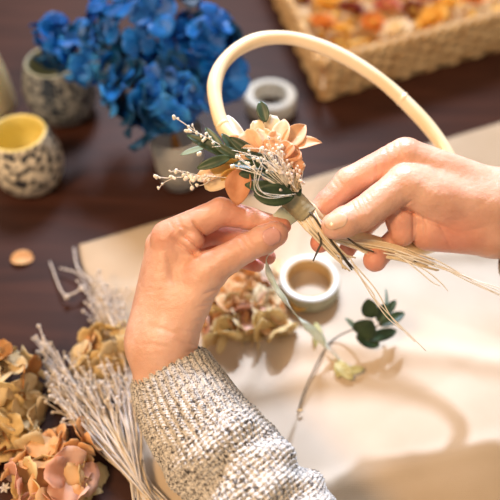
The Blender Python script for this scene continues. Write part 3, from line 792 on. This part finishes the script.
# mosaic cups
def cup(px, py, s, m, mi, label, h=.088, candle=True):
    c = T(px, py); r = thing('candle_holder', c, label, 'candle holder', 'mosaic candle holders on the table')
    o = [(0, 0), (.032, 0), (.040, .004), (.047, .018), (.0505, .035), (.050, .05), (.0465, .068), (.0405, .084), (.0385, .088)]
    i = [(.0355, .0885), (.0345, .086), (.042, .066), (.0455, .05), (.045, .035), (.040, .015), (.0, .012)]
    mb = MB(); lathe(mb, c, [(a * s, b * s) for a, b in o], 64); build('body', mb, m, r)
    mb = MB(); lathe(mb, c, [(.0385 * s, .088 * s), (.037 * s, .0895 * s)] + [(a * s, b * s) for a, b in i], 64); build('lining', mb, mi, r)
    return c
c = cup(33, 180, .93, M['mosA'], M['cupin'], 'cream and black speckled mosaic candle holder with a yellow inside, nearest')
cd_ = thing('tealight', c + Vector((0, 0, .0125)), 'tealight candle inside the yellow lined candle holder', 'candle')
mb = MB(); lathe(mb, c + Vector((0, 0, .0125)), [(0, 0), (.019, 0), (.019, .014), (.0175, .0145), (0, .0135)], 32); build('wax', mb, M['wax'], cd_)
mb = MB(); tube(mb, [c + Vector((0, 0, .026)), c + Vector((.0005, 0, .031)), c + Vector((.002, 0, .036))], .0007, 6, 6); build('wick', mb, M['darkstem'], cd_)
cup(66, 112, 1.0, M['mosB'], M['cupin2'], 'darker blue grey mosaic candle holder standing behind, partly under the blue petals')
c = T(-9, 106); pc = thing('cream_candle', c, 'plain cream tapered candle cut off by the left edge of the photo', 'candle')
mb = MB(); lathe(mb, c, [(0, 0), (.036, 0), (.037, .004), (.036, .05), (.030, .10), (.018, .145), (.010, .152), (0, .154)], 40); build('wax', mb, M['wax'], pc)
mb = MB(); tube(mb, [c + Vector((0, 0, .152)), c + Vector((0, 0, .158)), c + Vector((.001, 0, .163))], .0008, 6, 6); build('wick', mb, M['darkstem'], pc)

# tape rolls
def roll(px, py, ro, ri, h, label, mside, mtop):
    c = T(px, py, .0) ; c.z = .0 if py < 150 else .009
    r = thing('tape_roll', c, label, 'tape roll')
    mb = MB(); lathe(mb, c, [(ri + .0015, .001), (ro - .001, .0), (ro, .001), (ro, h - .0015), (ro - .0015, h), (ri + .0015, h)], 64); build('tape', mb, mside, r)
    mb = MB(); lathe(mb, c, [(ri, 0), (ri + .002, 0), (ri + .002, h + .0005), (ri, h + .0005), (ri, 0)], 64); build('core', mb, mtop, r)
    return c
roll(270, 108, .037, .0255, .026, 'white roll of tape on the bare dark table behind the hoop', M['rollwhite'], M['rollwhite'])
c = roll(308, 293, .0345, .0255, .019, 'grey green roll of floral tape with a white rim lying on the linen', M['rollgreen'], M['card'])
rt = [o for o in COL.objects if o.name.startswith('tape_roll')][-1]
mb = MB(); lathe(mb, c, [(.0270, .0188), (.0338, .0188), (.0334, .0200), (.0276, .0200), (.0270, .0188)], 64); build('rim', mb, M['rollwhite'], rt)

# wicker tray -------------------------------------------------------------
K0 = T(322, 99); dx = (T(520, 43) - K0); dx.z = 0; dx.normalize(); dy = (T(276, 0) - K0); dy.z = 0; dy.normalize()
tray = thing('wicker_tray', K0, 'shallow rectangular woven wicker tray filled with dried flower heads', 'tray')
LX, LY, H, TH = .62, .40, .078, .013
def TW(u, v, z): return K0 + dx * u + dy * v + Vector((0, 0, z))
def wick_wall(u0, v0, u1, v1, nrm):
    n = int(math.hypot(u1 - u0, v1 - v0) / .0025); nz = 26; vs = []; L = math.hypot(u1 - u0, v1 - v0)
    for i in range(n + 1):
        t = i / n
        for j in range(nz + 1):
            z = H * j / nz
            lean = .016 * (z / H)
            row = int(j / nz * 7.999)
            w = .0035 * math.sin(t * L / .022 * math.pi + (math.pi if row % 2 else 0)) * abs(math.sin(math.pi * (j / nz * 8))) ** .5 + .0018 * abs(math.sin(math.pi * (j / nz * 8)))
            vs.append(TW(u0 + (u1 - u0) * t + nrm[0] * (lean + w), v0 + (v1 - v0) * t + nrm[1] * (lean + w), z))
    return vs, [(i * (nz + 1) + j, (i + 1) * (nz + 1) + j, (i + 1) * (nz + 1) + j + 1, i * (nz + 1) + j + 1) for i in range(n) for j in range(nz)]
for (u0, v0, u1, v1, nr) in ((0, 0, LX, 0, (0, -1)), (LX, 0, LX, LY, (1, 0)), (LX, LY, 0, LY, (0, 1)), (0, LY, 0, 0, (-1, 0))):
    mb = MB(); mb.add(*wick_wall(u0, v0, u1, v1, nr)); build('side', mb, M['wicker'], tray, solid=.006)
mb = MB()
box_pts = [TW(-.003, -.003, .002), TW(LX, -.003, .002), TW(LX, LY, .002), TW(-.003, LY, .002), TW(-.003, -.003, .008), TW(LX, -.003, .008), TW(LX, LY, .008), TW(-.003, LY, .008)]
mb.add(box_pts, [(0, 3, 2, 1), (4, 5, 6, 7), (0, 1, 5, 4), (1, 2, 6, 5), (2, 3, 7, 6), (3, 0, 4, 7)]); build('base', mb, M['wicker'], tray, smooth=False)
mb = MB()
e = .016
cor = [(-e, -e), (LX + e, -e), (LX + e, LY + e), (-e, LY + e)]
for a in range(4):
    (u0, v0), (u1, v1) = cor[a], cor[(a + 1) % 4]
    L = math.hypot(u1 - u0, v1 - v0)
    for ph in (0, math.pi):
        n = int(L / .004)
        pts = [TW(u0 + (u1 - u0) * i / n, v0 + (v1 - v0) * i / n, H + .002) + (Vector((0, 0, 1)) * math.cos(i * .7 + ph) + (dx if a % 2 else dy) * math.sin(i * .7 + ph)) * .0035 for i in range(n + 1)]
        tube(mb, pts, .0042, 6, n)
build('rim', mb, M['wicker'], tray)
# dried flower heads in the tray
M['swhite'] = mat('white_strawflower', (244, 226, 192), (252, 240, 216), 90, .5, trans=.2)
M['syell'] = mat('yellow_strawflower', (238, 184, 74), (250, 208, 110), 90, .5, trans=.2)
M['sorg'] = mat('orange_strawflower', (226, 138, 62), (242, 170, 92), 90, .5, trans=.2)
M['smar'] = mat('maroon_strawflower', (118, 34, 30), (156, 58, 46), 90, .5, trans=.2)
M['spink'] = mat('pink_strawflower', (206, 110, 94), (226, 142, 122), 90, .5, trans=.2)
M['scen'] = mat('golden_centre', (214, 160, 50), (236, 188, 80), 200, .7)
def straw_mesh(m, seed, size=.019):
    rr = random.Random(seed); mb = MB()
    for ring, (n, up, L) in enumerate(((16, .25, 1.), (14, .7, .85), (12, 1.3, .68), (9, 2.4, .5))):
        for k in range(n):
            a = 2 * math.pi * (k + .5 * ring) / n; d = Vector((math.cos(a), math.sin(a), up)).normalized()
            leaf(mb, d * size * .2, d * size * L * rr.uniform(.92, 1.06), Vector((-d.x, -d.y, .9)), size * .34, 'point', cup=.3, curl=-.2, nu=4, nv=3)
    me = bpy.data.meshes.new('petals'); me.from_pydata([tuple(v) for v in mb.v], [], mb.f); me.materials.append(m)
    me.polygons.foreach_set('use_smooth', [True] * len(me.polygons)); return me
cb = MB(); blob(cb, (0, 0, .0045), .0068, (1, 1, .6), 12, 8)
cme = bpy.data.meshes.new('centre'); cme.from_pydata([tuple(v) for v in cb.v], [], cb.f); cme.materials.append(M['scen']); cme.polygons.foreach_set('use_smooth', [True] * len(cme.polygons))
smesh = {k: straw_mesh(M[k], i) for i, k in enumerate(('swhite', 'syell', 'sorg', 'smar', 'spink'))}
cn = {'swhite': 'cream white', 'syell': 'golden yellow', 'sorg': 'orange', 'smar': 'dark maroon', 'spink': 'dusty pink'}
spots = [(396, 35, 'swhite', 'against the near wall of the tray', 1.25), (350, 14, 'smar', 'with a yellow middle, left of centre in the tray', 1.15), (322, 27, 'sorg', 'in the near left corner of the tray', 1.1), (326, 4, 'syell', 'at the left wall of the tray', 1.2),
         (372, 26, 'sorg', 'beside the near wall, between maroon and cream heads', 1.0), (386, 10, 'spink', 'behind the big cream head', 1.1), (412, 14, 'smar', 'right behind the big cream head', 1.0), (433, 22, 'syell', 'at the near wall, right of the big cream head', 1.25), (447, 8, 'syell', 'second from the near wall toward the right', 1.1),
         (424, 1, 'spink', 'in the second row at the middle of the tray', 1.1), (300, 2, 'smar', 'tucked in the far left by the wall', .9), (340, 33, 'syell', 'pressed on the near wall by the left corner', .9), (372, -2, 'swhite', 'in the second row behind the dusty pink head', 1.1), (400, -6, 'sorg', 'in the back row near the middle', 1.),
         (352, -9, 'syell', 'in the back row above the maroon head', 1.1), (470, 2, 'sorg', 'at the right end near the wall', 1.1), (490, -8, 'swhite', 'at the far right end of the tray', 1.1), (450, -10, 'spink', 'in the back row at the right', 1.), (328, -14, 'sorg', 'in the back row at the left', 1.), (384, -20, 'syell', 'far back in the middle of the tray', 1.2)]
for (x, y, k, w, s) in spots:
    p = T(x, y, .052 + R_.uniform(0, .008))
    t = thing('strawflower', p, cn[k] + ' dried flower head ' + w, 'dried flower', 'dried flower heads in the wicker tray')
    t.rotation_euler = (R_.uniform(-.4, .1), R_.uniform(-.3, .3), R_.uniform(0, 6)); t.scale = (s * 1.3, s * 1.3, s * 1.3)
    for nm, me in (('petals', smesh[k]), ('centre', cme)):
        o = bpy.data.objects.new(nm, me); COL.objects.link(o); o.parent = t
# loose bed of petals beneath the heads
mb = MB(); rr = random.Random(5)
for k in range(900):
    p = TW(rr.uniform(.01, LX - .01), rr.uniform(.012, LY - .01), rr.uniform(.030, .056)); d = Vector((rr.uniform(-1, 1), rr.uniform(-1, 1), rr.uniform(-.3, .5))).normalized()
    leaf(mb, p, p + d * .018, (rr.uniform(-.4, .4), rr.uniform(-.4, .4), 1), .011, 'petal', nu=3, nv=2)
o = build('loose_petals', mb, M['syell'], None, loc=TW(LX / 2, LY / 2, .02), solid=.0004); tag(o, 'bed of loose yellow dried petals filling the wicker tray under the flower heads', 'petals', kind='stuff')

# dried hydrangea heads near the hand --------------------------------------
def dried(name_lbl, base, lobes, keys, seed, size=.019, stem_pts=None, minz=.004):
    r = thing('dried_hydrangea', base, name_lbl, 'dried flowers', 'dried hydrangea heads')
    ms = [floret_mesh('floret', size, M[k], seed * 10 + i, .2) for i, k in enumerate(keys)]
    head(r, lobes, ms, seed, minz=minz)
    if stem_pts:
        mb = MB(); tube(mb, stem_pts, .0018, 6, 12); build('stem', mb, M['darkstem'], r)
    mb = MB(); 
    for (c, rad, n) in lobes: 
        for k in range(10): tube(mb, [Vector(c) - Vector((0, 0, rad[2] * .7)), Vector(c) + Vector((R_.uniform(-.7, .7) * rad[0], R_.uniform(-.7, .7) * rad[1], R_.uniform(-.3, .8) * rad[2]))], .0007, 5, 4)
    build('stalks', mb, M['darkstem'], r)
    return r
dried('tan and cream dried hydrangea head at the left edge, above the salmon one', T(10, 420), [(P(2, 383, 700), (.028, .028, .022), 18), (P(6, 430, 690), (.028, .024, .018), 13)], ('hyA', 'hyB', 'hyA', 'hyB', 'hyB', 'hyC', 'hyA'), 4, .026)
dried('salmon and orange dried hydrangea head in the lower left corner', T(55, 480), [(P(52, 480, 650), (.030, .022, .018), 15), (P(72, 450, 665), (.013, .013, .012), 5)], ('hyE', 'hyD', 'hyE', 'hyA', 'hyB'), 5, .026)
dried('small yellow tan dried hydrangea head beside the wrist, on the white grass', T(104, 360), [(P(112, 345, 745), (.022, .024, .016), 13), (P(92, 364, 735), (.012, .01, .01), 4)], ('hyA', 'hyE', 'hyA', 'hyB'), 6, .017, minz=.012)
dried('flat peach dried hydrangea head on the linen under the thumb', T(243, 320), [(P(232, 296, 795), (.034, .038, .018), 24), (P(258, 318, 775), (.026, .03, .015), 16), (P(222, 330, 775), (.018, .02, .01), 7)], ('hyB', 'hyE', 'hyA', 'hyD', 'hyE', 'hyA'), 7, .024, minz=.014)
def loose(name, px, py, L, w, ang, m, label, cat='petal', h=.003, group=None):
    b = T(px, py, h); d = Vector((math.cos(ang), math.sin(ang), 0)) * L / 2
    mb = MB(); leaf(mb, b - d, b + d, (0, -.2, 1), w, 'round', cup=.15, curl=.25)
    return tag(build(name, mb, M[m], None, loc=b, solid=.0005), label, cat, group)
loose('petal', 22, 258, .026, .02, .3, 'hyE', 'single orange petal fallen on the bare dark table at the left', h=.004)
loose('petal', 300, 303, .024, .024, 1.2, 'yellow', 'yellow petal leaning on the front left of the floral tape roll', h=.016)
loose('petal', 281, 266, .028, .022, 1.4, 'hyB', 'pale yellow petal beside the floral tape roll, to its left', h=.012)
loose('petal', 287, 326, .022, .014, 2.0, 'cream', 'small pale petal at the right side of the peach dried hydrangea', h=.018)
loose('petal', 300, 410, .006, .003, .1, 'card', 'tiny brown fleck of stem on the pale linen', h=.011)

# dried grass bunches --------------------------------------------------------
def grass(label, gather, tips, n, m, seed, h0=.008, r=.0009, bud=.0022, mats=None):
    rr = random.Random(seed); base = T(*gather)
    root = thing('dried_grass', base, label, 'dried grass', 'bunches of dried grass')
    mb2 = MB()
    for k in range(n):
        t = rr.random(); i = t * (len(tips) - 1); a = int(i); f = i - a; a2 = min(a + 1, len(tips) - 1)
        x = tips[a][0] * (1 - f) + tips[a2][0] * f + rr.gauss(0, 8); y = tips[a][1] * (1 - f) + tips[a2][1] * f + rr.gauss(0, 9)
        h1 = rr.uniform(.006, .035)
        g = T(gather[0] + rr.gauss(0, 4), gather[1] + rr.gauss(0, 3), h0 + rr.uniform(0, .014))
        e = T(x, y, h1); mid = (g + e) / 2 + Vector((rr.uniform(-.008, .008), rr.uniform(-.008, .008), rr.uniform(0, .01)))
        g2 = g + (g - e).normalized() * rr.uniform(.02, .07); g2.z = max(.003, g.z + rr.uniform(-.004, .0))
        mb = MB(); tube(mb, [g2, g, mid, e], [r * 1.1, r, r, r * .6], 5, 14)
        for q in range(rr.randint(2, 4)):
            s = mid.lerp(e, rr.uniform(.2, .9)); en = s + (e - mid).normalized() * rr.uniform(.012, .03) + Vector((rr.uniform(-.012, .012), rr.uniform(-.012, .012), rr.uniform(-.002, .008)))
            en.z = max(en.z, .003)
            tube(mb, [s, s.lerp(en, .5) + Vector((0, 0, .002)), en], r * .55, 4, 4)
            blob(mb, en, bud * rr.uniform(.6, 1.1), seg=6, ring=4)
        blob(mb, e, bud * rr.uniform(.7, 1.3), seg=6, ring=4)
        build('stem', mb, mats and rr.choice(mats) or m, root)
    return root
grass('silvery white dried grass bunch fanning to the upper left below the hand', (142, 488), [(38, 345), (50, 372), (62, 395), (85, 410)], 34, M['wgrass'], 1, mats=[M['wgrass'], M['wgrass'], M['bgrass']])
grass('beige dried grass bunch lying along the left side of the sleeve', (140, 478), [(68, 372), (90, 378), (112, 385), (124, 390)], 46, M['bgrass'], 2, mats=[M['bgrass'], M['bgrass'], M['wgrass']])
grass('wispy cream dried grass bunch at the left corner of the linen sheet', (128, 372), [(88, 282), (100, 300), (112, 312), (98, 318)], 24, M['wgrass'], 3, h0=.006)
mb = MB()
tube(mb, [T(50, 262, .004), T(62, 292, .01), T(72, 294, .012), T(82, 288, .014)], .0011, 6, 20); blob(mb, T(67, 297, .01), .0035); blob(mb, T(82, 288, .014), .0038)
tube(mb, [T(74, 248, .006), T(78, 268, .012), T(92, 282, .016)], .0013, 6, 14); tube(mb, [T(60, 268, .008), T(78, 274, .012), T(90, 292, .014)], .0009, 6, 14)
tag(build('dried_twig', mb, M['wgrass'], None, loc=T(70, 285)), 'thin curled pale twig on bare table left of the linen corner', 'twig')
mb = MB()
for k in range(6):
    a = k * math.pi / 3; c = T(5, 488, .006); leaf(mb, c, c + Vector((math.cos(a), math.sin(a), .2)) * .0055, (0, 0, 1), .0025, 'point', nu=4, nv=2)
tag(build('tiny_flower', mb, M['white'], None, loc=T(5, 488), solid=.0003), 'tiny white star-shaped flower on the table in the bottom left corner', 'flower')

# eucalyptus sprig ------------------------------------------------------------
eu = thing('leafy_sprig', T(345, 340), 'sprig with dark green leaves lying on the linen to the right', 'sprig')
mb = MB(); tube(mb, [T(297, 412, .008), T(308, 382, .010), T(328, 345, .014), T(352, 330, .03), T(372, 330, .04), T(384, 318, .045)], [.0006, .0008, .0009, .0008], 6, 40); build('stem', mb, M['darkstem'], eu)
for (b, t, w, m, n) in (((358, 334, .032), (372, 322, .052), .026, 'green', (.3, -.5, 1)), ((366, 340, .032), (398, 330, .03), .013, 'green', (0, -.5, 1)), ((380, 326, .045), (405, 312, .05), .012, 'green', (0, -.3, 1)), ((360, 334, .03), (347, 318, .05), .007, 'teal', (.8, -.5, .5)),
                        ((372, 318, .05), (368, 300, .07), .018, 'green', (-.3, -.5, 1)), ((384, 318, .045), (388, 288, .06), .008, 'teal', (.8, -.3, .5)), ((378, 322, .045), (386, 304, .058), .014, 'green2', (.3, -.3, 1)), ((356, 336, .03), (380, 345, .025), .016, 'green', (0, -.5, 1)), ((384, 316, .045), (396, 300, .055), .009, 'green', (0, -.3, 1))):
    mb = MB(); leaf(mb, T(*b), T(*t), n, w, 'leaf', cup=.1, fold=.08, curl=.15, nu=10); build('leaf', mb, M[m], eu, solid=.0005)
# small pale leaves next to the tape strip
pb = thing('pale_sprig', T(330, 355), 'pale yellow green leaf sprig on the linen beside the trailing tape', 'sprig')
mb = MB(); tube(mb, [T(318, 338, .012), T(330, 358, .010), T(350, 378, .010)], .0008, 6, 14); build('stem', mb, M['bgrass'], pb)
M['paleleaf'] = mat('pale_yellow_green_leaf', (196, 190, 120), (222, 216, 160), 60, .5, trans=.3)
for (b, t, w, n) in (((316, 348, .012), (318, 322, .022), .013, (.5, -.3, 1)), ((336, 362, .012), (352, 378, .014), .014, (0, -.3, 1)), ((344, 372, .012), (364, 368, .016), .009, (0, -.3, 1)), ((340, 360, .012), (338, 376, .012), .011, (0, 0, 1))):
    mb = MB(); leaf(mb, T(*b), T(*t), n, w, 'leaf', cup=.15, curl=.2); build('leaf', mb, M['paleleaf'], pb, solid=.0004)

# ------------------------------------------------------------------ light
def area(name, loc, target, size, power, color):
    l = bpy.data.lights.new(name, 'AREA'); l.shape = 'DISK'; l.size = size; l.energy = power; l.color = color
    o = bpy.data.objects.new(name, l); COL.objects.link(o); o.location = loc
    o.rotation_euler = (Vector(target) - Vector(loc)).to_track_quat('-Z', 'Y').to_euler(); return o
def spot(name, loc, target, angle, blend, radius, power, color):
    l = bpy.data.lights.new(name, 'SPOT'); l.spot_size = math.radians(angle); l.spot_blend = blend; l.shadow_soft_size = radius; l.energy = power; l.color = color
    o = bpy.data.objects.new(name, l); COL.objects.link(o); o.location = loc
    o.rotation_euler = (Vector(target) - Vector(loc)).to_track_quat('-Z', 'Y').to_euler(); return o
spot('sunlit_window', (.20, 1.55, 1.68), (.20, -.40, 0), 16, .3, .05, 350, (.62, .74, 1.0))
area('daylight', (-.2, 1.5, 1.7), (0, .2, 0), .6, 52, (.78, .85, 1.0))
area('warm_lamp', (-.9, -.7, 1.5), (0, 0, .1), .5, 26, (1.0, .64, .34))
w = bpy.data.worlds.new('world'); sc.world = w; w.use_nodes = True
w.node_tree.nodes['Background'].inputs[0].default_value = (1.0, .85, .70, 1); w.node_tree.nodes['Background'].inputs[1].default_value = .50
